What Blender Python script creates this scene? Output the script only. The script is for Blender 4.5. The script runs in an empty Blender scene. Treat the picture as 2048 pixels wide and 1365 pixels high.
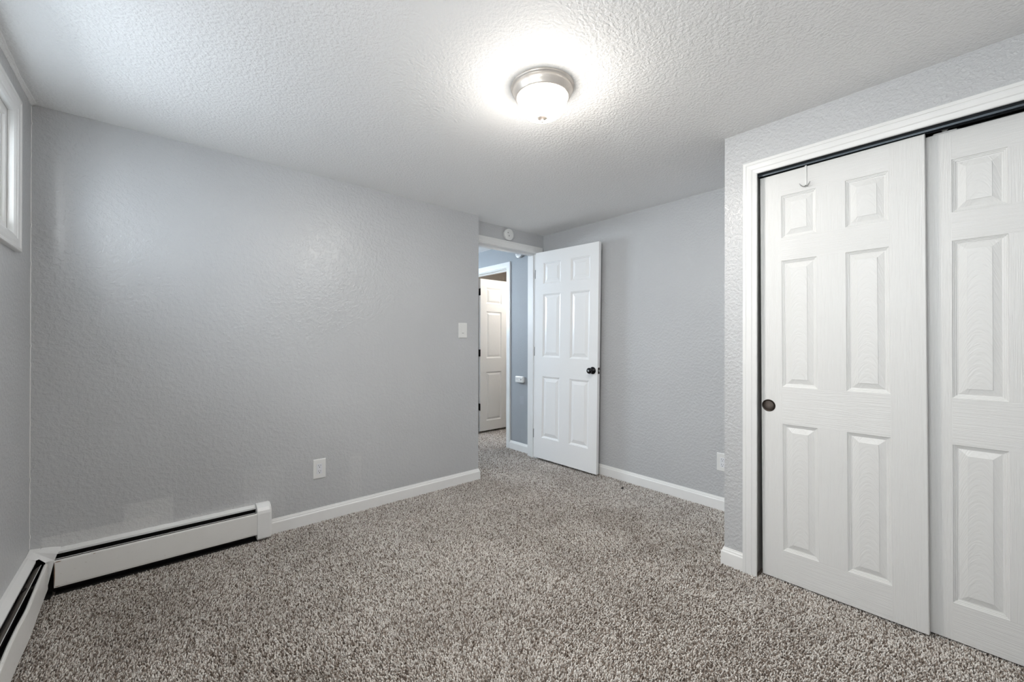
import bpy, bmesh, math, random
from mathutils import Vector, Matrix, noise

random.seed(7)
scene = bpy.context.scene
COL = scene.collection
PI = math.pi

# ------------------------------------------------------------------ camera
YAW, PITCH, ROLL = 0.8583, 0.0021, 0.0020
cd = bpy.data.cameras.new('camera')
cam = bpy.data.objects.new('camera', cd)
COL.objects.link(cam)
d = Vector((math.cos(YAW) * math.cos(PITCH), math.sin(YAW) * math.cos(PITCH), math.sin(PITCH)))
r = Vector((math.sin(YAW), -math.cos(YAW), 0))
u = r.cross(d)
r2 = r * math.cos(ROLL) + u * math.sin(ROLL)
u2 = -r * math.sin(ROLL) + u * math.cos(ROLL)
m = Matrix((r2, u2, -d)).transposed().to_4x4()
m.translation = Vector((0, 0, 1.185))
cam.matrix_world = m
cd.sensor_fit = 'HORIZONTAL'
cd.sensor_width = 36
cd.lens = 825.2 / 2048 * 36
cd.clip_start = 0.02
scene.camera = cam

# ------------------------------------------------------------------ exposure, world, daylight
vs = scene.view_settings
vs.view_transform = 'Standard'
vs.look = 'None'
vs.gamma = 1
vs.use_curve_mapping = False
vs.exposure = 1.34

world = bpy.data.worlds.new('world')
scene.world = world
world.use_nodes = True
wb = world.node_tree.nodes['Background']
wb.inputs[0].default_value = (0.80, 0.90, 1.0, 1)
wb.inputs[1].default_value = 1.5

scene.cycles.use_light_tree = False
scene.cycles.diffuse_bounces = 10
scene.cycles.max_bounces = 14
DOME = 90.0
DOME_SIDE = 0.022            # emission of the glass of the ceiling lamp


def area(name, loc, target, sx, sy, power, color):
    l = bpy.data.lights.new(name, 'AREA')
    l.shape = 'RECTANGLE'
    l.size, l.size_y = sx, sy
    l.energy = power
    l.color = color
    o = bpy.data.objects.new(name, l)
    COL.objects.link(o)
    o.location = loc
    o.rotation_euler = (Vector(target) - Vector(loc)).to_track_quat('-Z', 'Y').to_euler()
    return o


# sky light falling in through the two windows, lamp of the room across the hall
area('window_daylight', (-0.78, 2.05, 1.98), (2.0, 2.05, 1.80), 1.1, 0.6, 11.5, (0.88, 0.94, 1.0))
area('window_daylight.001', (-0.78, 0.48, 1.98), (2.0, 0.48, 1.90), 1.1, 0.6, 29, (1.0, 0.985, 0.965))
area('hall_window_daylight', (1.70, 5.40, 1.82), (2.2, 3.0, 1.5), 0.64, 0.54, 30, (0.80, 0.90, 1.0))
pl = bpy.data.lights.new('side_room_lamp', 'POINT')
pl.energy = 15
pl.color = (1.0, 0.94, 0.86)
pl.shadow_soft_size = 0.09
plo = bpy.data.objects.new('side_room_lamp', pl)
plo.location = (3.95, 3.55, 2.12)
COL.objects.link(plo)

# ------------------------------------------------------------------ measures of the place
XW, YA, XA = -0.438, 2.895, 2.117      # window wall, long wall, end of the long wall
YD, XR, XC, YC = 3.02, 3.036, 2.316, 0.932   # doorway wall, right wall, closet wall and its corner
ZC = 2.28
XH = 3.005                              # hall wall
YN = -0.40                              # wall behind the camera


# ------------------------------------------------------------------ materials
def new_mat(name, color=(.8, .8, .8), rough=.5, metal=0.0, spec=.5):
    mt = bpy.data.materials.new(name)
    mt.use_nodes = True
    b = mt.node_tree.nodes['Principled BSDF']
    b.inputs['Base Color'].default_value = (*color, 1)
    b.inputs['Roughness'].default_value = rough
    b.inputs['Metallic'].default_value = metal
    b.inputs['Specular IOR Level'].default_value = spec
    return mt, mt.node_tree, b


def N(nt, typ, **kw):
    n = nt.nodes.new(typ)
    for k, v in kw.items():
        if k in ('operation', 'data_type', 'blend_type', 'feature', 'noise_dimensions', 'interpolation_type', 'clamp', 'distance', 'vector_type'):
            setattr(n, k, v)
        else:
            n.inputs[k].default_value = v
    return n


def mathn(nt, op, a, b=None):
    n = nt.nodes.new('ShaderNodeMath')
    n.operation = op
    for i, v in enumerate((a, b)):
        if v is None:
            continue
        if isinstance(v, (int, float)):
            n.inputs[i].default_value = v
        else:
            nt.links.new(v, n.inputs[i])
    return n.outputs[0]


def ramp(nt, src, stops):
    n = nt.nodes.new('ShaderNodeValToRGB')
    cr = n.color_ramp
    while len(cr.elements) < len(stops):
        cr.elements.new(0.5)
    for e, (p, c) in zip(cr.elements, stops):
        e.position = p
        e.color = (*c, 1) if len(c) == 3 else c
    nt.links.new(src, n.inputs[0])
    return n.outputs[0]


def mixc(nt, fac, a, b, blend='MIX'):
    n = nt.nodes.new('ShaderNodeMix')
    n.data_type = 'RGBA'
    n.blend_type = blend
    for sock, v in ((n.inputs[0], fac), (n.inputs[6], a), (n.inputs[7], b)):
        if isinstance(v, (int, float)):
            sock.default_value = v
        elif isinstance(v, tuple):
            sock.default_value = (*v, 1)
        else:
            nt.links.new(v, sock)
    return n.outputs[2]


def obj_coord(nt):
    tc = nt.nodes.new('ShaderNodeTexCoord')
    return tc.outputs['Object']


def noise_f(nt, vec, scale, detail=2.0, rough=.5, dist=0.0):
    n = N(nt, 'ShaderNodeTexNoise', Scale=scale, Detail=detail, Roughness=rough, Distortion=dist)
    nt.links.new(vec, n.inputs['Vector'])
    return n.outputs['Fac']


def bump(nt, bsdf, height, strength, dist):
    b = nt.nodes.new('ShaderNodeBump')
    b.inputs['Strength'].default_value = strength
    b.inputs['Distance'].default_value = dist
    nt.links.new(height, b.inputs['Height'])
    nt.links.new(b.outputs[0], bsdf.inputs['Normal'])


def band(nt, val, lo, hi, soft):
    """1 between lo and hi, with soft edges"""
    a = N(nt, 'ShaderNodeMapRange', **{'From Min': lo - soft, 'From Max': lo + soft})
    nt.links.new(val, a.inputs['Value'])
    b = N(nt, 'ShaderNodeMapRange', **{'From Min': hi + soft, 'From Max': hi - soft})
    nt.links.new(val, b.inputs['Value'])
    return mathn(nt, 'MULTIPLY', a.outputs[0], b.outputs[0])


def wall_paint(name, color, scale=62.0, amp=.75, patches=(), axis='x', rough=.30):
    mt, nt, b = new_mat(name, color, rough)
    co = obj_coord(nt)
    # sprayed orange-peel texture
    n1 = noise_f(nt, co, scale, 2.0, .5, .0)
    h = ramp(nt, n1, [(.40, (0, 0, 0)), (.66, (1, 1, 1))])
    n2 = noise_f(nt, co, scale * 3.2, 1.0)
    hh = mathn(nt, 'ADD', h, mathn(nt, 'MULTIPLY', n2, .25))
    bump(nt, b, hh, amp, .0016)
    sep = nt.nodes.new('ShaderNodeSeparateXYZ')
    nt.links.new(co, sep.inputs[0])
    mott = noise_f(nt, co, 1.4, 3.0)
    col = ramp(nt, mott, [(.3, tuple(c * .965 for c in color)), (.7, tuple(c * 1.035 for c in color))])
    s = sep.outputs[0 if axis == 'x' else 1]
    for (s0, s1, z0, z1, k, tint) in patches:     # rectangles of touch-up paint
        mk = mathn(nt, 'MULTIPLY', band(nt, s, s0, s1, .004), band(nt, sep.outputs[2], z0, z1, .004))
        col = mixc(nt, mathn(nt, 'MULTIPLY', mk, k), col, tint)
    nt.links.new(col, b.inputs['Base Color'])
    return mt


GREY = (.530, .536, .545)
LGREY = (.66, .66, .655)
M_wall = wall_paint('grey_wall_paint', GREY)
M_wallA = wall_paint('grey_wall_paint_with_touch_ups', GREY, patches=[
    (-.40, .015, .18, .262, .75, LGREY), (-.12, .075, .18, .345, .50, LGREY),
    (1.02, 1.10, .08, .40, .20, LGREY), (.40, .62, .10, .42, .12, LGREY), (-.30, .45, .16, .215, .55, LGREY)])
M_closetwall = wall_paint('grey_closet_wall_paint', GREY, scale=78, amp=.9)
M_hall = wall_paint('blue_grey_hall_paint', (.35, .372, .395), amp=.35, rough=.6, axis='y', patches=[
    (3.285, 3.345, .51, .60, .5, (.40, .42, .46)), (3.20, 3.255, .24, .41, .35, (.40, .43, .42)),
    (3.225, 3.33, .13, .24, .3, (.40, .42, .44)), (3.38, 3.45, 1.05, 1.4, .15, (.40, .42, .46))])
M_brown = wall_paint('taupe_side_room_paint', (.16, .14, .12))


def ceiling_mat():
    mt, nt, b = new_mat('white_textured_ceiling', (.93, .93, .925), .7)
    co = obj_coord(nt)
    n1 = noise_f(nt, co, 88, 2.0, .5, .0)
    h = ramp(nt, n1, [(.34, (0, 0, 0)), (.66, (1, 1, 1))])
    bump(nt, b, h, .55, .0026)
    return mt


M_ceil = ceiling_mat()


def white_paint(name, color=(.82, .82, .81), rough=.32, wear=0.0):
    mt, nt, b = new_mat(name, color, rough)
    co = obj_coord(nt)
    n1 = noise_f(nt, co, 9, 3.0)
    col = ramp(nt, n1, [(.3, tuple(c * .97 for c in color)), (.7, color)])
    if wear:
        n2 = noise_f(nt, co, 60, 6.0, .7)
        w = ramp(nt, n2, [(.66 - wear * .02, (0, 0, 0)), (.74, (1, 1, 1))])
        col = mixc(nt, mathn(nt, 'MULTIPLY', w, .55), col, (.30, .22, .15))
    nt.links.new(col, b.inputs['Base Color'])
    n3 = noise_f(nt, co, 38, 2.0)
    bump(nt, b, n3, .12, .0015)
    return mt


M_trim = white_paint('white_trim_paint')
M_base = white_paint('white_baseboard_paint', (.88, .877, .865))
M_heater = white_paint('cream_heater_enamel', (.84, .83, .805), .38, wear=1.0)
M_heater_new = white_paint('white_heater_cover_enamel', (.88, .88, .87), .35)
M_plastic = white_paint('white_plastic', (.80, .80, .785), .3)
M_recept = new_mat('cool_white_plastic', (.78, .79, .82), .3)[0]
M_dark = new_mat('dark_slot', (.015, .015, .015), .6)[0]
M_bronze = new_mat('dark_bronze', (.045, .036, .030), .30, .85)[0]
M_black = new_mat('black_metal', (.018, .018, .02), .22, .8)[0]
M_cup = new_mat('brown_bronze_cup', (.055, .042, .034), .5, .4)[0]
M_steel = new_mat('bright_steel', (.55, .55, .55), .3, 1.0)[0]
M_track = new_mat('dark_track_metal', (.045, .055, .065), .38, .6)[0]
M_shade_dirt = new_mat('shade_and_dirt_black', (.012, .011, .010), .8)[0]  # black standing in for shade, and some dirt, in and under the heaters
M_fin = new_mat('near_black_fins', (.02, .018, .016), .7, .3)[0]  # near-black metal of fins, pipes, brackets and one damper
M_damper = new_mat('tan_damper_metal', (.30, .27, .24), .5, .1)[0]
M_lint = new_mat('black_lint', (.01, .01, .01), .9)[0]
M_string = new_mat('pale_fibre', (.6, .58, .55), .9)[0]
M_finial = new_mat('satin_nickel', (.72, .64, .58), .35, .35)[0]
M_nickel = new_mat('brushed_nickel', (.66, .61, .56), .36, .6)[0]


def grain_mat(name, kind, strength=.42, color=(.765, .763, .75), rough=.42):
    """embossed wood grain on a painted moulded door; UV runs across (u) and along (v) the grain"""
    mt, nt, b = new_mat(name, color, rough)
    uv = nt.nodes.new('ShaderNodeUVMap')
    sep = nt.nodes.new('ShaderNodeSeparateXYZ')
    nt.links.new(uv.outputs[0], sep.inputs[0])
    U, V = sep.outputs[0], sep.outputs[1]
    comb = nt.nodes.new('ShaderNodeCombineXYZ')
    if kind == 'panel':                           # arched heart grain
        uu = mathn(nt, 'MULTIPLY', mathn(nt, 'MULTIPLY', U, U), 34.0)
        ph = mathn(nt, 'ADD', V, uu)
        nt.links.new(mathn(nt, 'MULTIPLY', ph, 75.0), comb.inputs[0])
        nt.links.new(mathn(nt, 'MULTIPLY', U, 28.0), comb.inputs[1])
    else:
        nt.links.new(mathn(nt, 'MULTIPLY', U, 290.0), comb.inputs[0])
        nt.links.new(mathn(nt, 'MULTIPLY', V, 5.5), comb.inputs[1])
    n1 = noise_f(nt, comb.outputs[0], 1.0, 1.5, .5, .25)
    h = ramp(nt, n1, [(.40, (0, 0, 0)), (.56, (1, 1, 1))])
    bump(nt, b, h, strength, .0010)
    return mt


M_grain = grain_mat('embossed_door_grain', 'straight')
M_gpanel = grain_mat('embossed_door_panel_grain', 'panel')
M_smooth = grain_mat('smooth_door_paint', 'straight', .10, (.88, .88, .88), .25)
M_smoothp = grain_mat('smooth_door_panel_paint', 'panel', .08, (.88, .88, .88), .25)


M_smold = white_paint('door_moulding_paint', (.765, .763, .75), .4)


def carpet_mat():
    """backing between the tufts"""
    mt, nt, b = new_mat('carpet_backing', (.09, .075, .065), .95, spec=.05)
    co = obj_coord(nt)
    n = noise_f(nt, co, 220, 2.0, .6)
    nt.links.new(ramp(nt, n, [(.35, (.12, .09, .07)), (.65, (.34, .29, .25))]), b.inputs['Base Color'])
    return mt


def pile_mat():
    """yarn of mixed brown, grey and cream; one shade per tuft"""
    mt, nt, b = new_mat('mixed_brown_grey_yarn', (.4, .37, .34), .9, spec=.08)
    b.inputs['Sheen Weight'].default_value = .25
    b.inputs['Sheen Roughness'].default_value = .5
    at = nt.nodes.new('ShaderNodeAttribute')
    at.attribute_name = 'shade'
    co = obj_coord(nt)
    big = noise_f(nt, co, 2.4, 4.0, .6, .6)
    tone = ramp(nt, big, [(.32, (.84, .83, .82)), (.52, (1.0, 1.0, 1.0)), (.72, (1.1, 1.1, 1.1))])
    col = ramp(nt, at.outputs['Fac'], [(.0, (.07, .046, .032)), (.24, (.30, .24, .195)), (.55, (.74, .685, .635)), (1.0, (.95, .92, .88))])
    nt.links.new(mixc(nt, 1.0, col, tone, 'MULTIPLY'), b.inputs['Base Color'])
    return mt


M_carpet = carpet_mat()


def dome_mat():
    mt, nt, b = new_mat('lit_frosted_glass', (.9, .9, .88), .3)
    b.inputs['Emission Color'].default_value = (1.0, .945, .875, 1)
    # glow weighted to the underside to keep direct light off the ceiling
    ge = nt.nodes.new('ShaderNodeNewGeometry')
    sp = nt.nodes.new('ShaderNodeSeparateXYZ')
    nt.links.new(ge.outputs['Normal'], sp.inputs[0])
    mr = N(nt, 'ShaderNodeMapRange', **{'From Min': -.10, 'From Max': -1.0, 'To Min': DOME * DOME_SIDE, 'To Max': DOME})
    mr.interpolation_type = 'SMOOTHSTEP'
    nt.links.new(sp.outputs[2], mr.inputs['Value'])
    nt.links.new(mr.outputs[0], b.inputs['Emission Strength'])
    return mt


M_dome = dome_mat()


def glass_mat():
    mt = bpy.data.materials.new('window_glass')
    mt.use_nodes = True
    nt = mt.node_tree
    nt.nodes.clear()
    out = nt.nodes.new('ShaderNodeOutputMaterial')
    tr = nt.nodes.new('ShaderNodeBsdfTransparent')
    tr.inputs[0].default_value = (.95, .97, .98, 1)
    gl = nt.nodes.new('ShaderNodeBsdfGlossy')
    gl.inputs['Roughness'].default_value = .02
    mx = nt.nodes.new('ShaderNodeMixShader')
    mx.inputs[0].default_value = .06
    nt.links.new(tr.outputs[0], mx.inputs[1])
    nt.links.new(gl.outputs[0], mx.inputs[2])
    nt.links.new(mx.outputs[0], out.inputs[0])
    return mt


M_glass = glass_mat()


# ------------------------------------------------------------------ mesh helpers
class MB:
    def __init__(self):
        self.bm = bmesh.new()
        self.uv = self.bm.loops.layers.uv.new('UVMap')

    def face(self, pts, mi=0, uvs=None, smooth=False):
        vs_ = [self.bm.verts.new(p) for p in pts]
        f = self.bm.faces.new(vs_)
        f.material_index = mi
        f.smooth = smooth
        if uvs:
            for l, q in zip(f.loops, uvs):
                l[self.uv].uv = q
        return f

    def box(self, x0, x1, y0, y1, z0, z1, mi=0, bevel=0.0):
        v = [self.bm.verts.new(p) for p in ((x0, y0, z0), (x1, y0, z0), (x1, y1, z0), (x0, y1, z0),
                                            (x0, y0, z1), (x1, y0, z1), (x1, y1, z1), (x0, y1, z1))]
        fs = [self.bm.faces.new([v[i] for i in q]) for q in ((0, 3, 2, 1), (4, 5, 6, 7), (0, 1, 5, 4), (1, 2, 6, 5), (2, 3, 7, 6), (3, 0, 4, 7))]
        for f in fs:
            f.material_index = mi
        if bevel:
            ed = list({e for f in fs for e in f.edges})
            rs = bmesh.ops.bevel(self.bm, geom=ed, offset=bevel, segments=2, profile=.5, affect='EDGES')
            for f in rs['faces']:
                f.material_index = mi
        return self

    def loft(self, rings, closed_ring=True, caps=True, closed_path=False, smooth=False, mi=0):
        R = [[self.bm.verts.new(p) for p in ring] for ring in rings]
        n = len(R[0])
        m_ = len(R)
        for i in range(m_ if closed_path else m_ - 1):
            a, b = R[i], R[(i + 1) % m_]
            for j in range(n if closed_ring else n - 1):
                k = (j + 1) % n
                f = self.bm.faces.new((a[j], a[k], b[k], b[j]))
                f.smooth = smooth
                f.material_index = mi
        if caps and closed_ring and not closed_path:
            for ring in (R[0][::-1], R[-1]):
                f = self.bm.faces.new(ring)
                f.material_index = mi
        return self

    def lathe(self, prof, c=(0, 0, 0), axis='z', n=48, smooth=True, mi=0):
        """prof: (radius, height) pairs; revolved about an axis through c"""
        rings = []
        for (rr, h) in prof:
            ring = []
            for k in range(n):
                a = 2 * PI * k / n
                p, q = rr * math.cos(a), rr * math.sin(a)
                ring.append({'z': (c[0] + p, c[1] + q, c[2] + h), 'x': (c[0] + h, c[1] + p, c[2] + q),
                             'y': (c[0] + p, c[1] + h, c[2] + q)}[axis])
            rings.append(ring)
        return self.loft(rings, True, True, smooth=smooth, mi=mi)

    def tube(self, pts, rad, n=8, mi=0):
        pts = [Vector(p) for p in pts]
        rings = []
        for i, p in enumerate(pts):
            t = (pts[min(i + 1, len(pts) - 1)] - pts[max(i - 1, 0)]).normalized()
            a = t.orthogonal().normalized() if i == 0 else (prev - t * prev.dot(t)).normalized()
            prev = a
            b = t.cross(a)
            rings.append([p + (a * math.cos(2 * PI * k / n) + b * math.sin(2 * PI * k / n)) * rad for k in range(n)])
        return self.loft(rings, smooth=True, mi=mi)

    def build(self, name, mats, parent=None, recalc=True, local=False):
        if recalc:
            bmesh.ops.recalc_face_normals(self.bm, faces=self.bm.faces[:])
        if parent is not None and not local:
            off = root_loc(parent)
            bmesh.ops.translate(self.bm, vec=-off, verts=self.bm.verts[:])
        me = bpy.data.meshes.new(name)
        self.bm.to_mesh(me)
        self.bm.free()
        for mt in (mats if isinstance(mats, (list, tuple)) else [mats]):
            me.materials.append(mt)
        o = bpy.data.objects.new(name, me)
        COL.objects.link(o)
        if parent is not None:
            o.parent = parent
        return o


def root_loc(o):
    v = Vector((0, 0, 0))
    while o is not None:
        v += Vector(o.location)
        o = o.parent
    return v


def thing(name, label, cat, loc, group=None):
    o = bpy.data.objects.new(name, None)
    o.empty_display_size = .05
    COL.objects.link(o)
    o.location = loc
    o['label'] = label
    o['category'] = cat
    if group:
        o['group'] = group
    return o


def struct(o, label=None):
    o['kind'] = 'structure'
    if label:
        o['label'] = label
    return o


def sweep_frame(mb, prof, s0, s1, z0, z1, to_xyz, closed=False, mi=0):
    """mitred moulding round an opening; prof = (outward, depth) pairs"""
    if closed:
        rings = [[to_xyz(s0 - w, z0 - w, dd) for w, dd in prof], [to_xyz(s0 - w, z1 + w, dd) for w, dd in prof],
                 [to_xyz(s1 + w, z1 + w, dd) for w, dd in prof], [to_xyz(s1 + w, z0 - w, dd) for w, dd in prof]]
    else:
        rings = [[to_xyz(s0 - w, z0, dd) for w, dd in prof], [to_xyz(s0 - w, z1 + w, dd) for w, dd in prof],
                 [to_xyz(s1 + w, z1 + w, dd) for w, dd in prof], [to_xyz(s1 + w, z0, dd) for w, dd in prof]]
    mb.loft(rings, closed_path=closed, mi=mi)


CASING = [(0, 0), (0, .0085), (.004, .0105), (.012, .0115), (.020, .0125), (.024, .0150), (.040, .0165), (.046, .0165),
          (.0475, .0150), (.049, .0172), (.0615, .0172), (.0635, .0155), (.0635, 0)]
BASE = [(0, -.01), (.0135, -.01), (.0135, .064), (.0115, .068), (.0085, .0695), (.0080, .076), (.0045, .083), (.0040, .087), (0, .088)]


def base_run(mb, pts, normals_prof=BASE):
    """pts: list of (corner xy, unit-offset xy) ; offset scales with the profile depth (mitred)"""
    rings = [[(p[0] + o_[0] * dd, p[1] + o_[1] * dd, z) for dd, z in normals_prof] for p, o_ in pts]
    mb.loft(rings)


# ------------------------------------------------------------------ room shell
def wall(name, boxes, mat, label=None):
    mb = MB()
    for b in boxes:
        mb.box(*b)
    return struct(mb.build(name, mat), label)


fl = MB().box(-.60, 5.3, YN - .12, 5.5, -.06, -.009)
floor_ = struct(fl.build('floor', M_carpet), 'speckled brown and grey carpet covering the whole floor')
ce = MB().box(-.60, 5.3, YN - .12, 5.5, ZC, ZC + .08)


def carpet_pile():
    """twisted tufts of yarn as one mesh"""
    import numpy as np
    rng = np.random.default_rng(3)
    P = []
    # (x0, x1, y0, y1)
    for (x0, x1, y0, y1) in ((XW + .03, XC - .001, YN, YC), (XW + .03, XR - .002, YC, YA - .004), (XC - .001, XC + .12, -.40, .77),
                             (XA, XR - .004, YA - .004, YD), (DX0, DX1, YD, YD + .125), (1.2, XH - .002, YD + .125, 4.75),
                             (XH, XH + .13, HY0, HY1), (XH + .13, 3.95, 3.2, 4.6)):
        sp = .0062 if y1 < 3.0 else .0075
        gx = np.arange(x0, x1, sp)
        gy = np.arange(y0, y1, sp)
        X, Y = np.meshgrid(gx, gy)
        X = X.ravel() + rng.uniform(-.55, .55, X.size) * sp
        Y = Y.ravel() + rng.uniform(-.55, .55, Y.size) * sp
        k = (X > x0) & (X < x1) & (Y > y0) & (Y < y1)
        P.append(np.stack([X[k], Y[k]], 1))
    P = np.concatenate(P)
    n = len(P)
    # lean of the pile wanders slowly over the floor
    x, y = P[:, 0], P[:, 1]
    az = 1.2 * np.sin(1.7 * x + .6 * y) + 1.5 * np.sin(1.1 * y - 2.3 * x + 1.3) + .8 * np.sin(5.1 * x + 4.3 * y) + rng.normal(0, 1.1, n)
    ln = rng.uniform(.003, .0085, n)
    h = rng.uniform(.0090, .0125, n)
    r1 = rng.uniform(.0016, .0026, n)
    r2 = rng.uniform(.0022, .0038, n)
    ph = rng.uniform(0, 2 * np.pi, n)
    V = np.empty((n, 7, 3))
    for q in range(3):
        a = ph + q * 2 * np.pi / 3
        V[:, q, 0] = x + r1 * np.cos(a)
        V[:, q, 1] = y + r1 * np.sin(a)
        V[:, q, 2] = -.0095
        V[:, 3 + q, 0] = x + r2 * np.cos(a + .8) + ln * .55 * np.cos(az)
        V[:, 3 + q, 1] = y + r2 * np.sin(a + .8) + ln * .55 * np.sin(az)
        V[:, 3 + q, 2] = -.0095 + h * .68 + r2 * .3 * np.cos(a)
    V[:, 6, 0] = x + ln * np.cos(az)
    V[:, 6, 1] = y + ln * np.sin(az)
    V[:, 6, 2] = -.0095 + h
    T = np.array([(0, 1, 4), (0, 4, 3), (1, 2, 5), (1, 5, 4), (2, 0, 3), (2, 3, 5), (3, 4, 6), (4, 5, 6), (5, 3, 6)])
    F = (T[None] + 7 * np.arange(n)[:, None, None]).reshape(-1, 3)
    me = bpy.data.meshes.new('carpet_pile')
    me.vertices.add(n * 7)
    me.vertices.foreach_set('co', V.reshape(-1).astype(np.float32))
    me.loops.add(F.size)
    me.loops.foreach_set('vertex_index', F.reshape(-1).astype(np.int32))
    me.polygons.add(len(F))
    me.polygons.foreach_set('loop_start', (np.arange(len(F)) * 3).astype(np.int32))
    sh = np.clip(rng.beta(1.5, 1.6, n), 0, 1)
    at = me.attributes.new('shade', 'FLOAT', 'FACE')
    at.data.foreach_set('value', np.repeat(sh, 9).astype(np.float32))
    me.update(calc_edges=True)
    me.materials.append(pile_mat())
    o = bpy.data.objects.new('carpet_pile', me)
    COL.objects.link(o)
    o.parent = floor_
    o['kind'] = 'stuff'
    o['label'] = 'speckled brown, grey and cream carpet pile over the whole floor'
    print('tufts', n)


struct(ce.build('ceiling', M_ceil), 'white ceiling with sprayed texture')

WY0, WY1, WZ0, WZ1 = 1.55, 2.560, 1.614, 2.112
VY0, VY1 = -.03, .98
wall('wall_left', [(XW - .14, XW, YN - .12, VY0, 0, ZC), (XW - .14, XW, VY1, WY0, 0, ZC), (XW - .14, XW, WY1, YA + .24, 0, ZC),
                   (XW - .14, XW, WY0, WY1, 0, WZ0), (XW - .14, XW, WY0, WY1, WZ1, ZC),
                   (XW - .14, XW, VY0, VY1, 0, WZ0), (XW - .14, XW, VY0, VY1, WZ1, ZC)], M_wall, 'grey wall with the high white window')
wall('wall_far', [(XW, XA, YA, YD + .12, 0, ZC)], M_wallA, 'long grey wall with touch-up paint patches above the heater')
DX0, DX1, DZ = 2.177, 2.942, 2.083
wall('wall_doorway', [(XA, DX0 - .012, YD, YD + .12, 0, ZC), (DX1 + .012, XR + .1, YD, YD + .12, 0, ZC),
                      (DX0 - .012, DX1 + .012, YD, YD + .12, DZ + .012, ZC)], M_wall, 'short grey wall around the open bedroom doorway')
wall('wall_right', [(XR, XR + .10, YN, YD, 0, ZC)], M_wall, 'grey wall behind the open door')
CY0, CY1, CZ = -.42, .787, 2.066
wall('wall_closet', [(XC, XC + .12, CY1 + .012, YC, 0, ZC), (XC, XC + .12, YN, CY0 - .012, 0, ZC),
                     (XC, XC + .12, CY0 - .012, CY1 + .012, CZ + .012, ZC), (XC + .12, XR, YC - .11, YC, 0, ZC)], M_closetwall,
     'grey wall around the closet opening')
wall('wall_near', [(XW, XR + .1, YN - .12, YN, 0, ZC)], M_wall, 'grey wall behind the camera')
HY0, HY1, HZ = 3.570, 4.345, 2.012
wall('wall_hall_right', [(XH, XH + .13, YD + .12, HY0 - .012, 0, ZC), (XH, XH + .13, HY1 + .012, 5.25, 0, ZC),
                         (XH, XH + .13, HY0 - .012, HY1 + .012, HZ + .012, ZC)], M_hall, 'blue-grey hallway wall beside the far doorway')
HWX0, HWX1, HWZ0, HWZ1 = 1.36, 2.04, 1.52, 2.08
wall('wall_hall_far', [(.9, HWX0, 5.25, 5.37, 0, ZC), (HWX1, XH + .13, 5.25, 5.37, 0, ZC),
                       (HWX0, HWX1, 5.25, 5.37, 0, HWZ0), (HWX0, HWX1, 5.25, 5.37, HWZ1, ZC)], M_hall, 'blue-grey wall at the end of the hallway')
wall('wall_hall_left', [(.78, .9, YD + .12, 5.37, 0, ZC)], M_hall, 'blue-grey hallway wall')
wall('wall_side_room', [(XH + .13, 5.2, 4.78, 4.9, 0, ZC), (5.1, 5.2, YD + .12, 4.78, 0, ZC), (XR + .1, 5.2, YD, YD + .12, 0, ZC)], M_brown,
     'dark taupe wall of the room across the hall')

# ceiling texture lipping down over the top of the window wall, with a ragged edge
mb = MB()
ny = 150
rings = []
for i in range(ny + 1):
    y = YN + (YA - YN) * i / ny
    w = .020 + .0035 * math.sin(y * 9) + .003 * noise.noise(Vector((y * 14, 0, 0)))
    dz = .006 + .004 * noise.noise(Vector((y * 7, 3, 0))) + .003 * noise.noise(Vector((y * 30, 9, 0)))
    rings.append([(XW - .001, y, ZC + .001), (XW + w, y, ZC + .001), (XW + w * .75, y, ZC - .0015), (XW + w * .35, y, ZC - dz * .6),
                  (XW + .003, y, ZC - dz - .002), (XW - .001, y, ZC - dz - .003)])
mb.loft(rings, smooth=True)
struct(mb.build('trim_1', M_ceil), 'ragged ceiling texture along the top of the window wall')

# caulk bead in the corner of the two walls
mb = MB()
pts = []
for i in range(221):
    z = .22 + (ZC - .225) * i / 220
    a = max(0, noise.noise(Vector((z * 34, 5, 0)))) * .0035
    pts.append((XW + .0005 + a, YA - .0005 - a * .7, z))
mb.tube(pts, .0016, 6)
struct(mb.build('trim_2', M_base), 'thin broken caulk line in the wall corner')

# ------------------------------------------------------------------ baseboards
mb = MB()
base_run(mb, [((.533, YA), (0, -1)), ((XA, YA), (1, -1)), ((XA, YD - .014), (1, 0))])
struct(mb.build('baseboard_far', M_base), 'white baseboard along the long grey wall')
mb = MB()
base_run(mb, [((XR, YD - .018), (-1, 0)), ((XR, YC), (-1, 0))])
struct(mb.build('baseboard_right', M_base), 'white baseboard behind the open door')
mb = MB()
base_run(mb, [((XR, YC), (0, 1)), ((XC, YC), (-1, 1)), ((XC, .8345), (-1, 0))])
struct(mb.build('baseboard_closet', M_base), 'short white baseboard at the closet corner')
mb = MB()
base_run(mb, [((XH, HY0 - .064), (-1, 0)), ((XH, YD + .13), (-1, 0))])
struct(mb.build('baseboard_hall', M_base), 'white baseboard in the hallway')

# ------------------------------------------------------------------ casings and jambs
mb = MB()
sweep_frame(mb, CASING, DX0 + .005 - .0, DX1 + .005, -.01, DZ + .003, lambda s, z, dd: (s, YD - dd, z))
o = mb.build('trim_3', M_trim)
struct(o, 'white casing around the bedroom doorway')
mb = MB()
y0, y1 = YD - .001, YD + .135
mb.box(DX0 - .012, DX0, y0, y1, -.01, DZ + .012)
mb.box(DX1, DX1 + .012, y0, y1, -.01, DZ + .012)
mb.box(DX0, DX1, y0, y1, DZ, DZ + .012)
mb.box(DX0, DX0 + .011, YD + .045, YD + .085, -.01, DZ - .011)      # stops
mb.box(DX1 - .011, DX1, YD + .045, YD + .085, -.01, DZ - .011)
mb.box(DX0, DX1, YD + .045, YD + .085, DZ - .011, DZ)
mb.build('jamb', M_trim, o)

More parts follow.
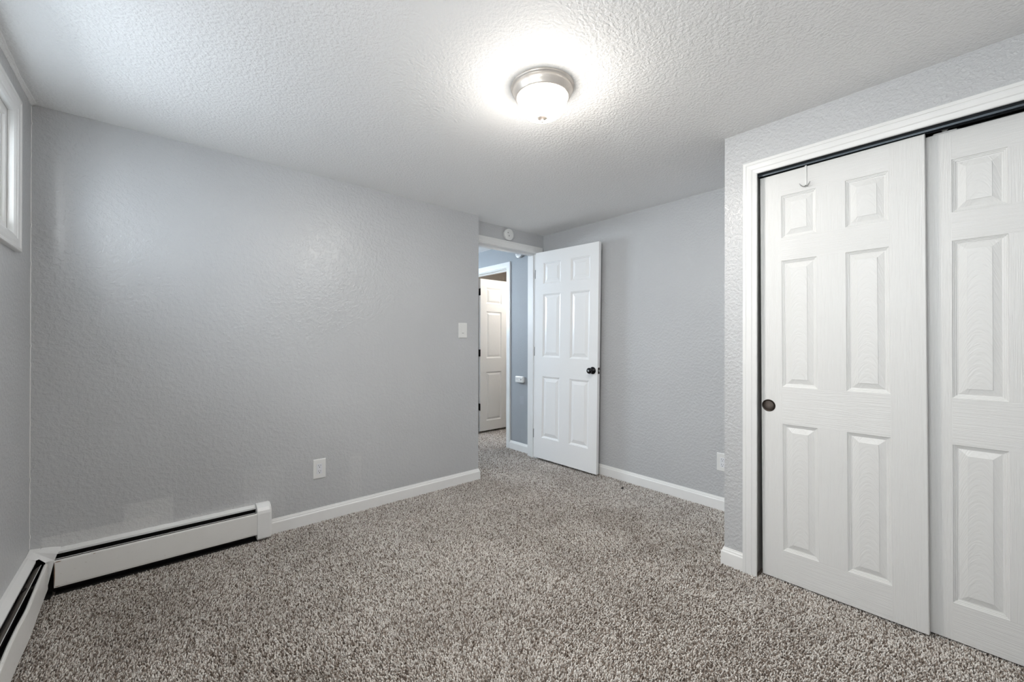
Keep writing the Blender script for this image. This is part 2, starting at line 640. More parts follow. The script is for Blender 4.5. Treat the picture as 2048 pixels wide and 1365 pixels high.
mb = MB()
sweep_frame(mb, CASING, .772, CY0 + .012, -.01, 2.043, lambda s, z, dd: (XC - dd, (s if s > .2 else s), z))
# (left leg grows towards +y, right leg towards -y)
mb.bm.free()
mb = MB()
rings = []
for (yy, zz, sy, sz) in ((.772, -.01, 1, 0), (.772, 2.043, 1, 1), (CY0 + .012, 2.043, -1, 1), (CY0 + .012, -.01, -1, 0)):
    rings.append([(XC - dd, yy + sy * w, zz + sz * w) for w, dd in CASING])
mb.loft(rings)
o = mb.build('trim_4', M_trim)
struct(o, 'white casing around the closet opening')
mb = MB()
mb.box(XC - .001, XC + .12, CY1, CY1 + .012, -.01, CZ + .012)
mb.box(XC - .001, XC + .12, CY0 - .012, CY0, -.01, CZ + .012)
mb.box(XC - .001, XC + .12, CY0, CY1, CZ, CZ + .012)
mb.build('jamb', M_trim, o)

FLAT = [(0, 0), (0, .010), (.003, .012), (.060, .015), (.063, .013), (.063, 0)]
mb = MB()
rings = []
for (yy, zz, sy, sz) in ((HY0 - .006, -.01, -1, 0), (HY0 - .006, HZ + .008, -1, 1), (HY1 + .006, HZ + .008, 1, 1), (HY1 + .006, -.01, 1, 0)):
    rings.append([(XH - dd, yy + sy * w, zz + sz * w) for w, dd in FLAT])
mb.loft(rings)
o = mb.build('trim_5', M_trim)
struct(o, 'white casing around the far doorway in the hall')
mb = MB()
mb.box(XH - .001, XH + .131, HY0 - .012, HY0, -.01, HZ + .012)
mb.box(XH - .001, XH + .131, HY1, HY1 + .012, -.01, HZ + .012)
mb.box(XH - .001, XH + .131, HY0, HY1, HZ, HZ + .012)
mb.box(XH + .05, XH + .09, HY0, HY1, HZ - .011, HZ)
mb.box(XH + .05, XH + .09, HY0, HY0 + .011, -.01, HZ - .011)
mb.box(XH + .05, XH + .09, HY1 - .011, HY1, -.01, HZ - .011)
mb.build('jamb', M_trim, o)

# ------------------------------------------------------------------ windows
def ring_frame(mb, y0, y1, z0, z1, xa, xb, w, bevel=.0015):
    """rectangular picture-frame with a rounded inner lip lying between x = xa and x = xb"""
    pr = [(0, xa), (0, xb - .004), (.003, xb), (w - .006, xb), (w, xb - .006), (w, xa)]
    rr = []
    for (yy, zz, sy, sz) in ((y1, z0, -1, 1), (y1, z1, -1, -1), (y0, z1, 1, -1), (y0, z0, 1, 1)):
        rr.append([(xx, yy + sy * k, zz + sz * k) for k, xx in pr])
    mb.loft(rr, closed_path=True)


def room_window(name, label, Y0, Y1):
    prof = [(-.003, -.011), (-.003, .006), (0, .008), (.006, .0115), (.012, .0125), (.016, .0155), (.034, .0165), (.045, .0150), (.050, .0185), (.060, .0185), (.062, .016), (.062, 0)]
    mb = MB()
    rings = []
    for (yy, zz, sy, sz) in ((Y1, WZ0, 1, -1), (Y1, WZ1, 1, 1), (Y0, WZ1, -1, 1), (Y0, WZ0, -1, -1)):
        rings.append([(XW + dd, yy + sy * w, zz + sz * w) for w, dd in prof])
    mb.loft(rings, closed_path=True)
    w1 = mb.build(name, M_trim)
    struct(w1, label)
    mb = MB()
    ring_frame(mb, Y0, Y1, WZ0, WZ1, XW - .09, XW - .012, .042)
    mb.build('window_frame', M_trim, w1)
    for (a, b, xx) in ((Y0 + .038, (Y0 + Y1) / 2 + .02, XW - .044), ((Y0 + Y1) / 2 - .02, Y1 - .038, XW - .020)):
        mb = MB()
        ring_frame(mb, a, b, WZ0 + .038, WZ1 - .038, xx - .022, xx, .036)
        s_ = mb.build('sash', M_trim, w1)
        mb = MB()
        mb.box(xx - .013, xx - .009, a + .03, b - .03, WZ0 + .068, WZ1 - .068)
        mb.build('pane', M_glass, s_)


room_window('window_1', 'white cased window high in the grey wall near the corner', WY0, WY1)
room_window('window_3', 'white cased window high in the grey wall beside the camera', VY0, VY1)

mb = MB()
rings = []
for (xx, zz, sx, sz) in ((HWX0, HWZ0, -1, -1), (HWX0, HWZ1, -1, 1), (HWX1, HWZ1, 1, 1), (HWX1, HWZ0, 1, -1)):
    rings.append([(xx + sx * w, 5.25 - dd, zz + sz * w) for w, dd in FLAT])
mb.loft(rings, closed_path=True)
w2 = struct(mb.build('window_2', M_trim), 'white cased window at the end of the hallway')
mb = MB()
mb.box(HWX0, HWX0 + .04, 5.28, 5.33, HWZ0, HWZ1).box(HWX1 - .04, HWX1, 5.28, 5.33, HWZ0, HWZ1)
mb.box(HWX0 + .04, HWX1 - .04, 5.28, 5.33, HWZ0, HWZ0 + .04).box(HWX0 + .04, HWX1 - .04, 5.28, 5.33, HWZ1 - .04, HWZ1)
mb.build('window_frame', M_trim, w2)
mb = MB().box(HWX0 + .035, HWX1 - .035, 5.303, 5.307, HWZ0 + .035, HWZ1 - .035)
mb.build('pane', M_glass, w2)


# ------------------------------------------------------------------ six-panel doors
PPROF = [(0, 0), (.0022, .0030), (.0050, .0036), (.0062, .0062), (.0100, .0068), (.0112, .0095), (.0150, .0100),
         (.0160, .0105), (.0385, .0040), (.0392, .0022)]


def door_mesh(name, w, h, t, cols, rows, mats, prof=PPROF, edge=.002):
    """local x across from one edge, y = 0 front face to y = t back face, z up"""
    mb = MB()
    xs = [0] + [v for c in cols for v in c] + [w]
    zs = [0] + [v for c in rows for v in c] + [h]
    for side in (0, 1):
        def P(x, z, dep):
            return (x, dep if side == 0 else t - dep, z)

        def quad(a, b, c, d_, mi, uvs):
            if side == 0:
                mb.face([a, b, c, d_], mi, uvs)
            else:
                mb.face([d_, c, b, a], mi, uvs[::-1])
        for i in range(len(xs) - 1):
            for j in range(len(zs) - 1):
                x0, x1, z0, z1 = xs[i], xs[i + 1], zs[j], zs[j + 1]
                if i % 2 == 1 and j % 2 == 1:
                    xc, zc_ = (x0 + x1) / 2, (z0 + z1) / 2
                    for k in range(len(prof) - 1):
                        (a, da), (b, db) = prof[k], prof[k + 1]
                        o_ = [(x0 + a, z0 + a), (x1 - a, z0 + a), (x1 - a, z1 - a), (x0 + a, z1 - a)]
                        i_ = [(x0 + b, z0 + b), (x1 - b, z0 + b), (x1 - b, z1 - b), (x0 + b, z1 - b)]
                        bev = k == len(prof) - 3
                        for q in range(4):
                            q2 = (q + 1) % 4
                            pts = [o_[q], o_[q2], i_[q2], i_[q]]
                            uvp = [(p[0] - xc, p[1] - zc_) for p in pts]
                            quad(P(*o_[q], da), P(*o_[q2], da), P(*i_[q2], db), P(*i_[q], db), 1 if bev else 2, uvp)
                    a, da = prof[-1]
                    pts = [(x0 + a, z0 + a), (x1 - a, z0 + a), (x1 - a, z1 - a), (x0 + a, z1 - a)]
                    quad(*[P(*p, da) for p in pts], 1, [(p[0] - xc, p[1] - zc_) for p in pts])
                else:
                    stile = i in (0, len(xs) - 2) or (i == 2 and j % 2 == 1)
                    e = edge
                    X0 = x0 + (e if i == 0 else 0)
                    X1 = x1 - (e if i == len(xs) - 2 else 0)
                    Z0 = z0 + (e if j == 0 else 0)
                    Z1 = z1 - (e if j == len(zs) - 2 else 0)
                    pts = [(X0, Z0), (X1, Z0), (X1, Z1), (X0, Z1)]
                    uvp = [(p[0] + i * 3, p[1]) if stile else (p[1] + j * 3, p[0]) for p in pts]
                    quad(*[P(*p, 0) for p in pts], 0, uvp)
    e = edge
    prof2 = [(e, 0), (0, e), (0, t - e), (e, t)]
    rings = []
    for k, yy in prof2:
        rings.append([(k, yy, k), (w - k, yy, k), (w - k, yy, h - k), (k, yy, h - k)])
    mb.loft(rings, caps=False, mi=2)
    bmesh.ops.remove_doubles(mb.bm, verts=mb.bm.verts[:], dist=1e-5)
    o_ = mb.build(name, mats, recalc=False)
    return o_


# ---- bedroom door, standing open against the right wall
DW = .757
door1 = door_mesh('door_1', DW, 2.055, .035, [(.106, .328), (.447, .665)], [(.213, .822), (1.012, 1.634), (1.735, 1.945)],
                  [M_smooth, M_smoothp, M_smooth],
                  prof=[(0, 0), (.004, .0035), (.009, .0045), (.013, .0085), (.020, .0095), (.046, .0035), (.049, .0020)])
door1.location = (2.897, 3.019, .025)
door1.rotation_euler = (0, .0135, math.radians(-87.0))
struct(door1, 'white six-panel door standing open against the grey wall')
# knob set (local coordinates of the door)
kx, kz = .708, .917
mb = MB()
mb.lathe([(.0, .0), (.031, .0), (.0325, -.003), (.031, -.007), (.024, -.011), (.0145, -.014), (.011, -.020), (.0105, -.030),
          (.016, -.036), (.0235, -.043), (.0262, -.052), (.0255, -.060), (.021, -.066), (.012, -.0685), (.0, -.069)], (kx, 0, kz), 'y', 40)
k1 = mb.build('door_knob', M_black, door1, local=True)
k1['label'] = 'black round knob with keyhole'
mb = MB()
mb.lathe([(.0, 0), (.0085, 0), (.0085, -.0012), (.0070, -.0016), (0, -.0016)], (kx, -.0685, kz), 'y', 24)
mb.build('lock_cylinder', M_steel, k1, local=True)
mb = MB()
mb.lathe([(.0, .0), (.031, .0), (.0325, .003), (.031, .007), (.024, .010), (.0145, .012), (.011, .016), (.0105, .022),
          (.016, .027), (.0225, .033), (.0245, .040), (.022, .046), (.012, .0485), (.0, .049)], (kx, .035, kz), 'y', 40)
mb.build('door_knob', M_black, door1, local=True)
mb = MB()
mb.box(DW - .0005, DW + .0012, .0055, .0295, kz - .028, kz + .028, bevel=.0004)
lp = mb.build('latch_plate', M_bronze, door1, local=True)
mb = MB()
mb.box(DW, DW + .010, .011, .024, kz - .008, kz + .008, bevel=.002)
mb.build('latch_bolt', M_steel, lp, local=True)
for hz in (.19, 1.02, 1.80):
    mb = MB()
    mb.box(-.0015, .0005, .004, .035, hz, hz + .089)
    mb.box(-.014, -.012, .010, .046, hz, hz + .089)
    for q in range(5):
        mb.lathe([(0, 0), (.0062, 0), (.0062, .0165), (0, .0165)], (-.006, .042, hz + q * .0178), 'z', 14)
    mb.build('hinge', M_bronze, door1, local=True)

# ---- sliding closet doors
closet = door_mesh('door_2', .602, 2.026, .030, [(.094, .238), (.346, .492)], [(.151, .777), (.961, 1.587), (1.699, 1.911)],
                   [M_grain, M_gpanel, M_smold])
closet.location = (XC + .040, .7605, .003)
closet.rotation_euler = (0, -.0065, math.radians(-90))
struct(closet, 'front sliding closet door with the hook over its top')


def pull(parent, x):
    mb = MB()
    mb.lathe([(.0, .0), (.0305, .0), (.0305, -.0012), (.0290, -.0022), (.0270, -.0020), (.0258, -.0006), (.0250, -.0004), (0, -.0004)],
             (x, 0, .862), 'y', 40)
    p_ = mb.build('finger_pull', M_bronze, parent, local=True)
    p_['label'] = 'round dark bronze finger pull'
    mb = MB()
    mb.lathe([(0, -.0006), (.0235, -.0006), (.0228, -.0009), (0, -.0009)], (x, 0, .862), 'y', 36)
    mb.build('cup', M_cup, p_, local=True)
    return p_


p1 = pull(closet, .033)
rear = closet.copy()
COL.objects.link(rear)
rear.name = 'door_3'
rear.location = (XC + .080, .188, .004)
rear.rotation_euler = (0, -.0025, math.radians(-90))
struct(rear, 'rear sliding closet door running behind the front one')
for ch in list(closet.children):
    c_ = ch.copy()
    COL.objects.link(c_)
    c_.parent = rear
    c_.location = (.536, 0, 0)
    for g in ch.children:
        g_ = g.copy()
        COL.objects.link(g_)
        g_.parent = c_

# ---- door of the room across the hall
far = door_mesh('door_4', .81, 1.978, .035, [(.098, .352), (.458, .712)], [(.126, .765), (.945, 1.556), (1.660, 1.868)],
                [M_grain, M_gpanel, M_trim])
far.location = (3.175, 4.300, .026)
struct(far, 'white panelled door standing open in the room across the hall')
for hz in (.27, .97, 1.76):
    mb = MB()
    mb.box(-.0025, .0005, .002, .033, hz, hz + .09)
    mb.lathe([(0, 0), (.007, 0), (.007, .09), (0, .09)], (-.008, -.004, hz), 'z', 14)
    mb.build('hinge', M_black, far, local=True)

# ---- track of the sliding doors
y0, y1 = CY0 + .001, CY1 - .001
tr = thing('sliding_door_track', 'dark metal track above the sliding closet doors', 'door track', (XC + .06, (y0 + y1) / 2, CZ))


def extr(prof, ya, yb):
    mb = MB()
    mb.loft([[(x, ya, z) for x, z in prof], [(x, yb, z) for x, z in prof]])
    return mb


extr([(XC + .010, CZ - .0005), (XC + .112, CZ - .0005), (XC + .112, CZ - .005), (XC + .010, CZ - .005)], y0, y1).build('top_plate', M_track, tr)
extr([(XC + .012, CZ - .005), (XC + .016, CZ - .005), (XC + .019, CZ - .014), (XC + .0285, 2.043), (XC + .030, 2.0335), (XC + .0265, 2.0325),
      (XC + .0255, 2.040), (XC + .015, CZ - .014), (XC + .012, CZ - .010)], y0, y1).build('fascia', M_track, tr)
extr([(XC + .066, CZ - .005), (XC + .074, CZ - .005), (XC + .078, 2.050), (XC + .0755, 2.0395), (XC + .068, 2.038), (XC + .066, 2.046)], y0, y1).build('channel', M_track, tr)
# hanger of the rear door, seen above its top
hg = MB()
hg.box(XC + .084, XC + .087, .085, .150, 2.020, 2.0355)
hg.lathe([(0, 0), (.009, 0), (.009, .006), (0, .006)], (XC + .087, .118, 2.045), 'x', 18)
hg.build('hanger', M_plastic, rear.children[0] if False else tr)

# ---- over-the-door hook
hk = thing('over_door_hook', 'small white double hook hanging over the front closet door', 'hook', (XC + .038, .575, 1.98))
mb = MB()
mb.box(XC + .0350, XC + .0385, .5712, .5788, 1.938, 2.0333, bevel=.0003)
mb.box(XC + .0380, XC + .074, .5712, .5788, 2.0318, 2.0333)
mb.build('strap', M_plastic, hk)
for sgn in (-1, 1):
    mb = MB()
    pts = [(XC + .0375, .575, 1.940), (XC + .034, .575 + sgn * .003, 1.933), (XC + .030, .575 + sgn * .008, 1.932),
           (XC + .025, .575 + sgn * .014, 1.936), (XC + .021, .575 + sgn * .019, 1.943), (XC + .020, .575 + sgn * .021, 1.947)]
    mb.tube(pts, .0020, 8)
    mb.build('prong', M_steel, hk)

# ------------------------------------------------------------------ ceiling lamp
LX, LY = 1.257, 1.258
lamp = thing('ceiling_light', 'round flush ceiling light with brushed nickel rim and glowing glass bowl', 'ceiling light', (LX, LY, ZC))
mb = MB()
mb.lathe([(.0, 0), (.134, 0), (.1355, -.003), (.1345, -.008), (.128, -.0105), (.1275, -.013), (.129, -.016), (.127, -.024), (.122, -.034),
          (.1165, -.043), (.1155, -.047), (.112, -.049), (.1085, -.047), (.107, -.040), (.0, -.040)], (LX, LY, ZC), 'z', 96)
mb.build('lamp_rim', M_nickel, lamp)
mb = MB()
pr = [(0.0, -.0405), (.1055, -.0405), (.1060, -.050), (.1045, -.066), (.1005, -.082), (.093, -.097), (.080, -.111), (.062, -.121), (.040, -.127), (.018, -.1295), (0.0, -.130)]
mb.lathe(pr, (LX, LY, ZC), 'z', 96)
mb.build('glass_bowl', M_dome, lamp)
mb = MB()
mb.lathe([(0, -.126), (.0235, -.1265), (.0245, -.1285), (.0225, -.1320), (.0150, -.1350), (.0070, -.1370), (.0048, -.1385), (.0046, -.1400), (.0062, -.1420),
          (.0074, -.1455), (.0062, -.1495), (0, -.1515)], (LX, LY, ZC), 'z', 32)
mb.build('finial', M_finial, lamp)


# ------------------------------------------------------------------ wall plates
def frame_map(origin, right, normal):
    """local (s across, d out of wall, z up) -> world"""
    R, Nn = Vector(right), Vector(normal)
    O = Vector(origin)
    return lambda s, dd, z: tuple(O + R * s + Nn * dd + Vector((0, 0, z)))


def plate_mesh(mp, w, h, t, hole=None):
    mb = MB()
    a, b = w / 2, h / 2
    pr = [(0, 0), (0, t * .45), (.0015, t * .8), (.004, t)]
    rings = [[mp(-a + k, dd, -b + k), mp(a - k, dd, -b + k), mp(a - k, dd, b - k), mp(-a + k, dd, b - k)] for k, dd in pr]
    if hole:
        p, q = hole[0] / 2, hole[1] / 2
        rings.append([mp(-p, t, -q), mp(p, t, -q), mp(p, t, q), mp(-p, t, q)])
        rings.append([mp(-p, t - .0012, -q), mp(p, t - .0012, -q), mp(p, t - .0012, q), mp(-p, t - .0012, q)])
    mb.loft(rings)
    return mb


def outlet(name, loc, right, normal, label):
    t = thing(name, label, 'power outlet', loc, 'duplex outlets low on the walls')
    mp = frame_map(loc, right, normal)
    w, h = .079, .127
    plate_mesh(mp, w, h, .0055, (.0335, .067)).build('wall_plate', M_plastic, t)
    mb = MB()
    rings = [[mp(-.0162, .002, -.033), mp(.0162, .002, -.033), mp(.0162, .002, .033), mp(-.0162, .002, .033)],
             [mp(-.0162, .0056, -.033), mp(.0162, .0056, -.033), mp(.0162, .0056, .033), mp(-.0162, .0056, .033)],
             [mp(-.0152, .0064, -.032), mp(.0152, .0064, -.032), mp(.0152, .0064, .032), mp(-.0152, .0064, .032)]]
    mb.loft(rings)
    rc = mb.build('receptacle', M_recept, t)
    for zc_ in (.0185, -.0185):
        mb = MB()
        for (sx, sw, sz, sh) in ((-.0062, .0022, .004, .009), (.0062, .0020, .004, .0075)):
            rings = [[mp(sx - sw / 2, dd, zc_ + sz - sh / 2), mp(sx + sw / 2, dd, zc_ + sz - sh / 2), mp(sx + sw / 2, dd, zc_ + sz + sh / 2), mp(sx - sw / 2, dd, zc_ + sz + sh / 2)] for dd in (.0060, .00655)]
            mb.loft(rings)
        ring = [(.0028 * math.cos(a), .0028 * math.sin(a)) for a in [PI + PI * k / 8 for k in range(9)]] + [(.0028, .002), (-.0028, .002)]
        rings = [[mp(p, dd, zc_ - .0075 + q) for p, q in ring] for dd in (.0060, .00655)]
        mb.loft(rings)
        mb.build('socket_hole', M_dark, rc)
    return t


outlet('power_outlet', (.821, YA, .345), (1, 0, 0), (0, -1, 0), 'white outlet on the long wall between heater and doorway')
outlet('power_outlet.001', (XR, 1.233, .336), (0, -1, 0), (-1, 0, 0), 'white outlet half hidden behind the closet corner')

sw = thing('light_switch', 'white rocker light switch near the end of the long grey wall', 'light switch', (1.953, YA, 1.280))
mp = frame_map((1.953, YA, 1.280), (1, 0, 0), (0, -1, 0))
plate_mesh(mp, .084, .126, .0058, (.0335, .067)).build('wall_plate', M_plastic, sw)
mb = MB()
rings = [[mp(-.0160, .002, -.0325), mp(.0160, .002, -.0325), mp(.0160, .002, .0325), mp(-.0160, .002, .0325)],
         [mp(-.0160, .0050, -.0325), mp(.0160, .0050, -.0325), mp(.0160, .0080, .0325), mp(-.0160, .0080, .0325)]]
mb.loft(rings)
mb.build('rocker', M_plastic, sw)
mb = MB()
rings = [[mp(-.0105, dd, -.0235), mp(.0075, dd, -.0235), mp(.0075, dd, -.0195), mp(-.0105, dd, -.0195)] for dd in (.0045, .0062)]
mb.loft(rings)
mb.build('indicator', new_mat('grey_plastic', (.35, .35, .34), .4)[0], sw)


# ------------------------------------------------------------------ alarms
def round_alarm(name, label, c, axis_n, group):
    """c: centre on the wall; axis_n: +-1 along x or y"""
    t = thing(name, label, 'smoke alarm', c, group)
    ax, sg = axis_n
    def P(pr):
        return [(rr, sg * h) for rr, h in pr]
    mb = MB()
    mb.lathe(P([(0, 0), (.050, 0), (.050, .006), (0, .006)]), c, ax, 48)
    mb.build('mounting_base', M_plastic, t)
    mb = MB()
    mb.lathe(P([(0, .006), (.0525, .006), (.0545, .010), (.0545, .028), (.0525, .0335), (.049, .0355), (0, .0365)]), c, ax, 56)
    b_ = mb.build('cover', M_plastic, t)
    for (a, q) in ((-.020, .014), (-.006, -.014)):
        mb = MB()
        cc = (c[0] + a, c[1] + sg * .0364, c[2] + q) if ax == 'y' else (c[0] + sg * .0364, c[1] - a, c[2] + q)
        mb.lathe(P([(0, -.0008), (.0042, -.0008), (.0042, .0004), (0, .0004)]), cc, ax, 16)
        mb.build('vent_hole', M_dark, b_)
    return t


round_alarm('smoke_alarm', 'round white alarm on the grey wall above the doorway casing', (2.546, YD, 2.208), ('y', -1), 'round white alarms')
round_alarm('smoke_alarm.001', 'round white alarm in the hallway partly hidden by the door head', (XH, 3.335, 2.150), ('x', -1), 'round white alarms')

co_ = thing('carbon_monoxide_alarm', 'small white rectangular alarm on the blue-grey hallway wall', 'alarm', (XH, 3.325, .779))
mb = MB()
mb.box(XH - .034, XH - .004, 3.262, 3.388, .745, .813, bevel=.008)
c1 = mb.build('body', M_plastic, co_)
mb = MB()
mb.box(XH - .004, XH, 3.275, 3.375, .755, .803)
mb.build('mounting_base', M_plastic, co_)
mb = MB()
mb.box(XH - .0352, XH - .0335, 3.288, 3.296, .772, .786, bevel=.0005)
mb.build('test_button', M_dark, c1)
mb = MB()
for (ya, yb, za, zb) in ((3.335, 3.370, .783, .786), (3.340, 3.365, .775, .777), (3.320, 3.350, .762, .764)):
    mb.box(XH - .0346, XH - .0338, ya, yb, za, zb)
mb.build('print', new_mat('grey_print', (.45, .45, .46), .5)[0], c1)


# ------------------------------------------------------------------ baseboard heaters
def heater_run(t, mp, s0, s1, bow=None, ragged=False, hood_top=.200, lip=(.030, .1925), damper_mat=None):
    """mp(s, d, z) -> world; s along the wall, d out from the wall"""
    n = 60
    S = [s0 + (s1 - s0) * i / n for i in range(n + 1)]

    def prof_run(prof_fn, mat, name, parent=t, smooth=False):
        mb = MB()
        mb.loft([[mp(s, dd, z) for dd, z in prof_fn(s)] for s in S], smooth=smooth)
        return mb.build(name, mat, parent)
    # back panel with sloping hood; ragged paint edge on top
    def back(s):
        rg = (.0055 * abs(noise.noise(Vector((s * 60, 1, 0)))) + .0012 * noise.noise(Vector((s * 23, 4, 0)))) if ragged else 0
        h = hood_top + rg
        return [(0, .035), (.0015, .035), (.0015, h - .010), (lip[0] - .001, lip[1] - .004), (lip[0] - .002, lip[1] - .010),
                (lip[0], lip[1] - .010), (lip[0] + .0012, lip[1]), (.010, h - .002), (.003, h), (0, h + .001)]
    prof_run(back, M_heater_new, 'back_panel')
    # black sheet down to the floor: shade behind the cover put into colour
    prof_run(lambda s: [(.0016, .004), (.0030, .004), (.0030, hood_top - .018), (.0100, hood_top - .016), (.0100, hood_top - .0145), (.0016, hood_top - .0145)], M_shade_dirt, 'shade_liner')
    prof_run(lambda s: [(0, -.002), (.050, -.002), (.050, .0045), (.0, .0045)], M_shade_dirt, 'shade_dirt_strip')  # black strip: shadow and dirt below the cover put into colour
    # damper blade
    dm = prof_run(lambda s: [(.024, .148), (.034, .158), (.0475, .1663), (.0485, .1653), (.0352, .1565), (.0255, .147)], damper_mat or M_fin, 'damper')
    mb = MB()
    mb.loft([[mp(s, dd, z) for dd, z in ((.0472, .1655), (.0488, .1655), (.0488, .1680), (.0472, .1680))] for s in S])
    mb.build('damper_rim', M_heater_new, dm)
    # finned element
    mb = MB()
    pipe = [mp(s0 + .01, .036, .085), mp(s1 - .01, .036, .085)]
    mb.tube(pipe, .011, 10)
    el = mb.build('heating_pipe', M_fin, t)
    mb = MB()
    k = s0 + .03
    while k < s1 - .03:
        for q in (0,):
            c8 = [mp(k, .012, .058), mp(k, .060, .058), mp(k, .060, .118), mp(k, .012, .118)]
            c9 = [mp(k + .0008, .012, .058), mp(k + .0008, .060, .058), mp(k + .0008, .060, .118), mp(k + .0008, .012, .118)]
            mb.loft([c8, c9])
        k += .0085
    f_ = mb.build('fins', M_fin, el)
    # front cover
    bw = bow or (lambda s: 0.0)

    def front(s):
        b = bw(s)
        return [(.0600 + b, .1640), (.0640 + b, .1668), (.0690 + b, .1655), (.0712 + b, .1610), (.0722 + b * 1.05, .050), (.0700 + b, .0415), (.0620 + b, .0400),
                (.0620 + b, .0412), (.0692 + b, .0430), (.0708 + b, .050), (.0698 + b, .1605), (.0680 + b, .1640), (.0640 + b, .1650), (.0606 + b, .1626)]
    fc = prof_run(front, M_heater, 'front_cover')
    # brackets between the fins
    for fb in (.12, .5, .84):
        s = s0 + (s1 - s0) * fb
        mb = MB()
        rings = [[mp(q, dd, z) for dd, z in ((.001, .125), (.050, .125), (.066, .155), (.066, .1615), (.044, .1600), (.001, .165))] for q in (s, s + .022)]
        mb.loft(rings)
        mb.build('bracket', M_fin, t)
    return fc


hA = thing('baseboard_heater', 'cream baseboard heater along the long grey wall below the paint patches', 'baseboard heater', (.05, YA, 0))
mpA = lambda s, dd, z: (s, YA - dd, z)
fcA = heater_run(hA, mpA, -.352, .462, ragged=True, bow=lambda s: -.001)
# end cap
mb = MB()
capp = [(0, .206), (.020, .2075), (.040, .203), (.058, .192), (.070, .176), (.0735, .160), (.0735, .020), (.070, .012), (.040, .010), (0, .010)]
rings = []
for (s, k) in ((.457, 0.0), (.460, .0018), (.522, .0018), (.531, -.003), (.534, -.010)):
    rings.append([(s + (-.006 + .007 * (1 - z / .2) if s < .47 and False else 0), YA - max(0, dd + (k if dd > 0 else 0)), z + (k if z > .1 else 0)) for dd, z in capp])
mb.loft(rings)
mb.build('end_cap', M_heater_new, hA)
# rust on the near edge of the cover
M_rust = new_mat('rust', (.24, .12, .05), .8)[0]
for (x0_, w_, z_, h_) in ((-.3515, .0025, .05, .112), (-.349, .022, .1590, .0035), (-.225, .010, .1590, .0020), (-.349, .016, .0465, .0018)):
    mb = MB()
    ring = []
    for k in range(14):
        a = 2 * PI * k / 14
        ring.append((x0_ + w_ * (.5 + .5 * math.cos(a)) * (1 + .2 * random.uniform(-1, 1)), z_ + h_ * (.5 + .5 * math.sin(a)) * (1 + .1 * random.uniform(-1, 1))))
    mb.loft([[mpA(p, .0722 - .001, q) for p, q in ring], [mpA(p, .0722 - .0006, q) for p, q in ring]])
    mb.build('rust_spot', M_rust, fcA)

hW = thing('baseboard_heater.001', 'baseboard heater under the window with bent front cover', 'baseboard heater', (XW, 1.9, 0))
mpW = lambda s, dd, z: (XW + dd, s, z)


def bowW(s):
    kn = [(0.0, .008), (1.97, .009), (2.14, .004), (2.26, .0035), (2.39, .0065), (2.60, .001), (2.78, -.003), (3.0, -.004)]
    for (a, va), (b, vb) in zip(kn, kn[1:]):
        if a <= s <= b:
            return va + (vb - va) * (s - a) / (b - a)
    return 0


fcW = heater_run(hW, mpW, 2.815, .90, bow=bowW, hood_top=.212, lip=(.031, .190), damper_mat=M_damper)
# inside-corner cover
cc = thing('heater_corner_cover', 'white bent corner cover joining the two baseboard heaters', 'heater cover', (XW, YA, 0))
mb = MB()
th = .0012
# outline in plan with heights: sloping top from the walls to the lip
top = [(XW + .001, 2.895, .221), (-.372, 2.894, .214), (-.338, 2.894, .205), (-.339, 2.862, .197), (-.343, 2.831, .196), (-.351, 2.827, .170),
       (-.379, 2.827, .169), (-.399, 2.829, .191), (-.407, 2.812, .194), (XW + .001, 2.806, .213)]
ctr = (-.418, 2.862, .213)
for a, b in zip(top, top[1:] + top[:1]):
    mb.face([ctr, a, b], smooth=False)
    mb.face([tuple(Vector(ctr) - Vector((0, 0, th))), tuple(Vector(b) - Vector((0, 0, th))), tuple(Vector(a) - Vector((0, 0, th)))])
    mb.face([a, tuple(Vector(a) - Vector((0, 0, th))), tuple(Vector(b) - Vector((0, 0, th))), b])
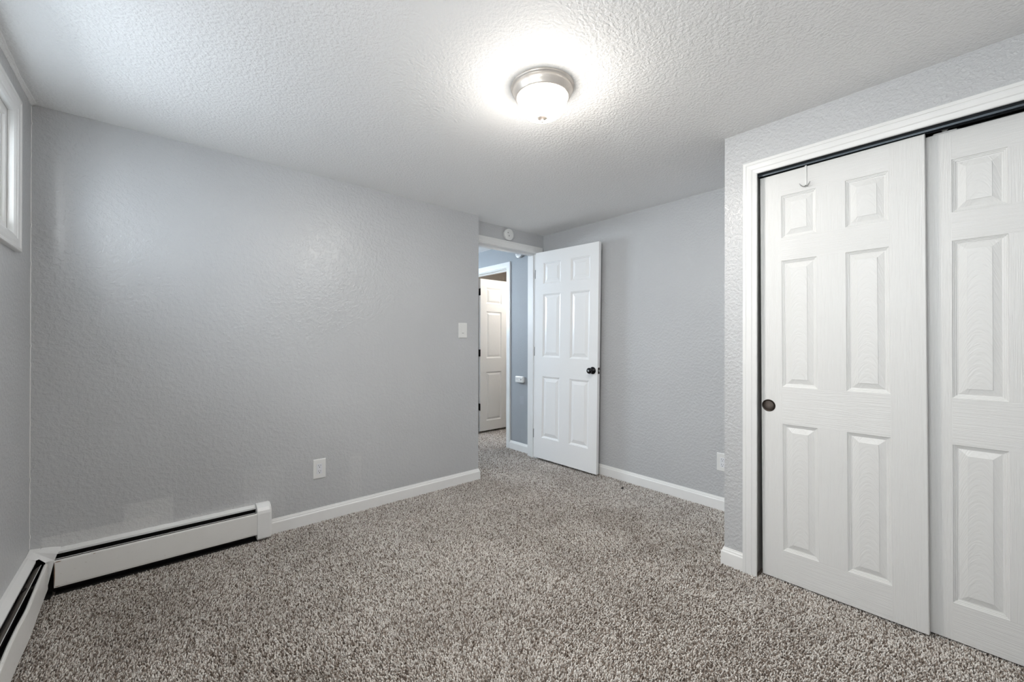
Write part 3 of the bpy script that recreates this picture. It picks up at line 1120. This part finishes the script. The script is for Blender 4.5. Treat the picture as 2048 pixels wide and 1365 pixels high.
# downturned front strip
st = [(-.3510, .1705), (-.3790, .1695), (-.3775, .050), (-.3735, .048)]
mb.loft([[(x, 2.8265, z) for x, z in st], [(x, 2.8285, z) for x, z in st]])
bmesh.ops.remove_doubles(mb.bm, verts=mb.bm.verts[:], dist=1e-6)
mb.build('cover', M_heater_new, cc)
mb = MB()
mb.box(XW + .001, -.352, 2.888, 2.8935, -.002, .185)
mb.box(XW + .001, XW + .007, 2.815, 2.888, -.002, .185)
mb.box(XW + .007, -.362, 2.825, 2.888, -.002, .0045)
mb.build('shade_liner', M_shade_dirt, cc)  # black boxes put the shade of the corner recess into colour
mb = MB()
mb.tube([(-.402, 2.800, .085), (-.402, 2.845, .085), (-.395, 2.857, .085), (-.340, 2.859, .085)], .011, 10)
mb.build('heating_pipe', M_fin, cc)
# loose strands poking out of corner and from under the heater
st_ = MB()
for pts in ([(-.405, 2.889, .214), (-.3975, 2.884, .222), (-.397, 2.88, .229), (-.401, 2.878, .233)],):
    st_.tube(pts, .0009, 5)
st_.build('loose_thread', M_string, cc)
tgs = thing('loose_fibres', 'pale loose carpet fibres sticking out under the heater', 'fibres', (-.25, 2.80, 0))
for (x, y, dx, dy) in ((-.335, 2.800, .018, -.035), (-.292, 2.806, .020, -.022), (-.280, 2.812, .030, -.030), (-.255, 2.815, .022, -.025), (-.24, 2.80, .012, .02)):
    mb = MB()
    mb.tube([(x, y, .010), (x + dx * .5, y + dy * .5, .014), (x + dx, y + dy, .008)], .0010, 5)
    mb.build('strand', M_string, tgs)

# ------------------------------------------------------------------ lint on the carpet
mb = MB()
rr_ = []
for i in range(7):
    t_ = i / 6
    rad = .0085 * math.sin(PI * (.08 + .84 * t_))
    rr_.append([(2.840 + .030 * t_, 1.938 + rad * math.cos(a), .004 + rad * .55 * math.sin(a) + .002) for a in [2 * PI * k / 10 for k in range(10)]])
mb.loft(rr_, smooth=True)
o = mb.build('lint_scrap', M_lint)
o['label'] = 'tiny black lint scrap on the carpet near the right wall'
o['category'] = 'lint'

# ------------------------------------------------------------------ carpet pile
carpet_pile()
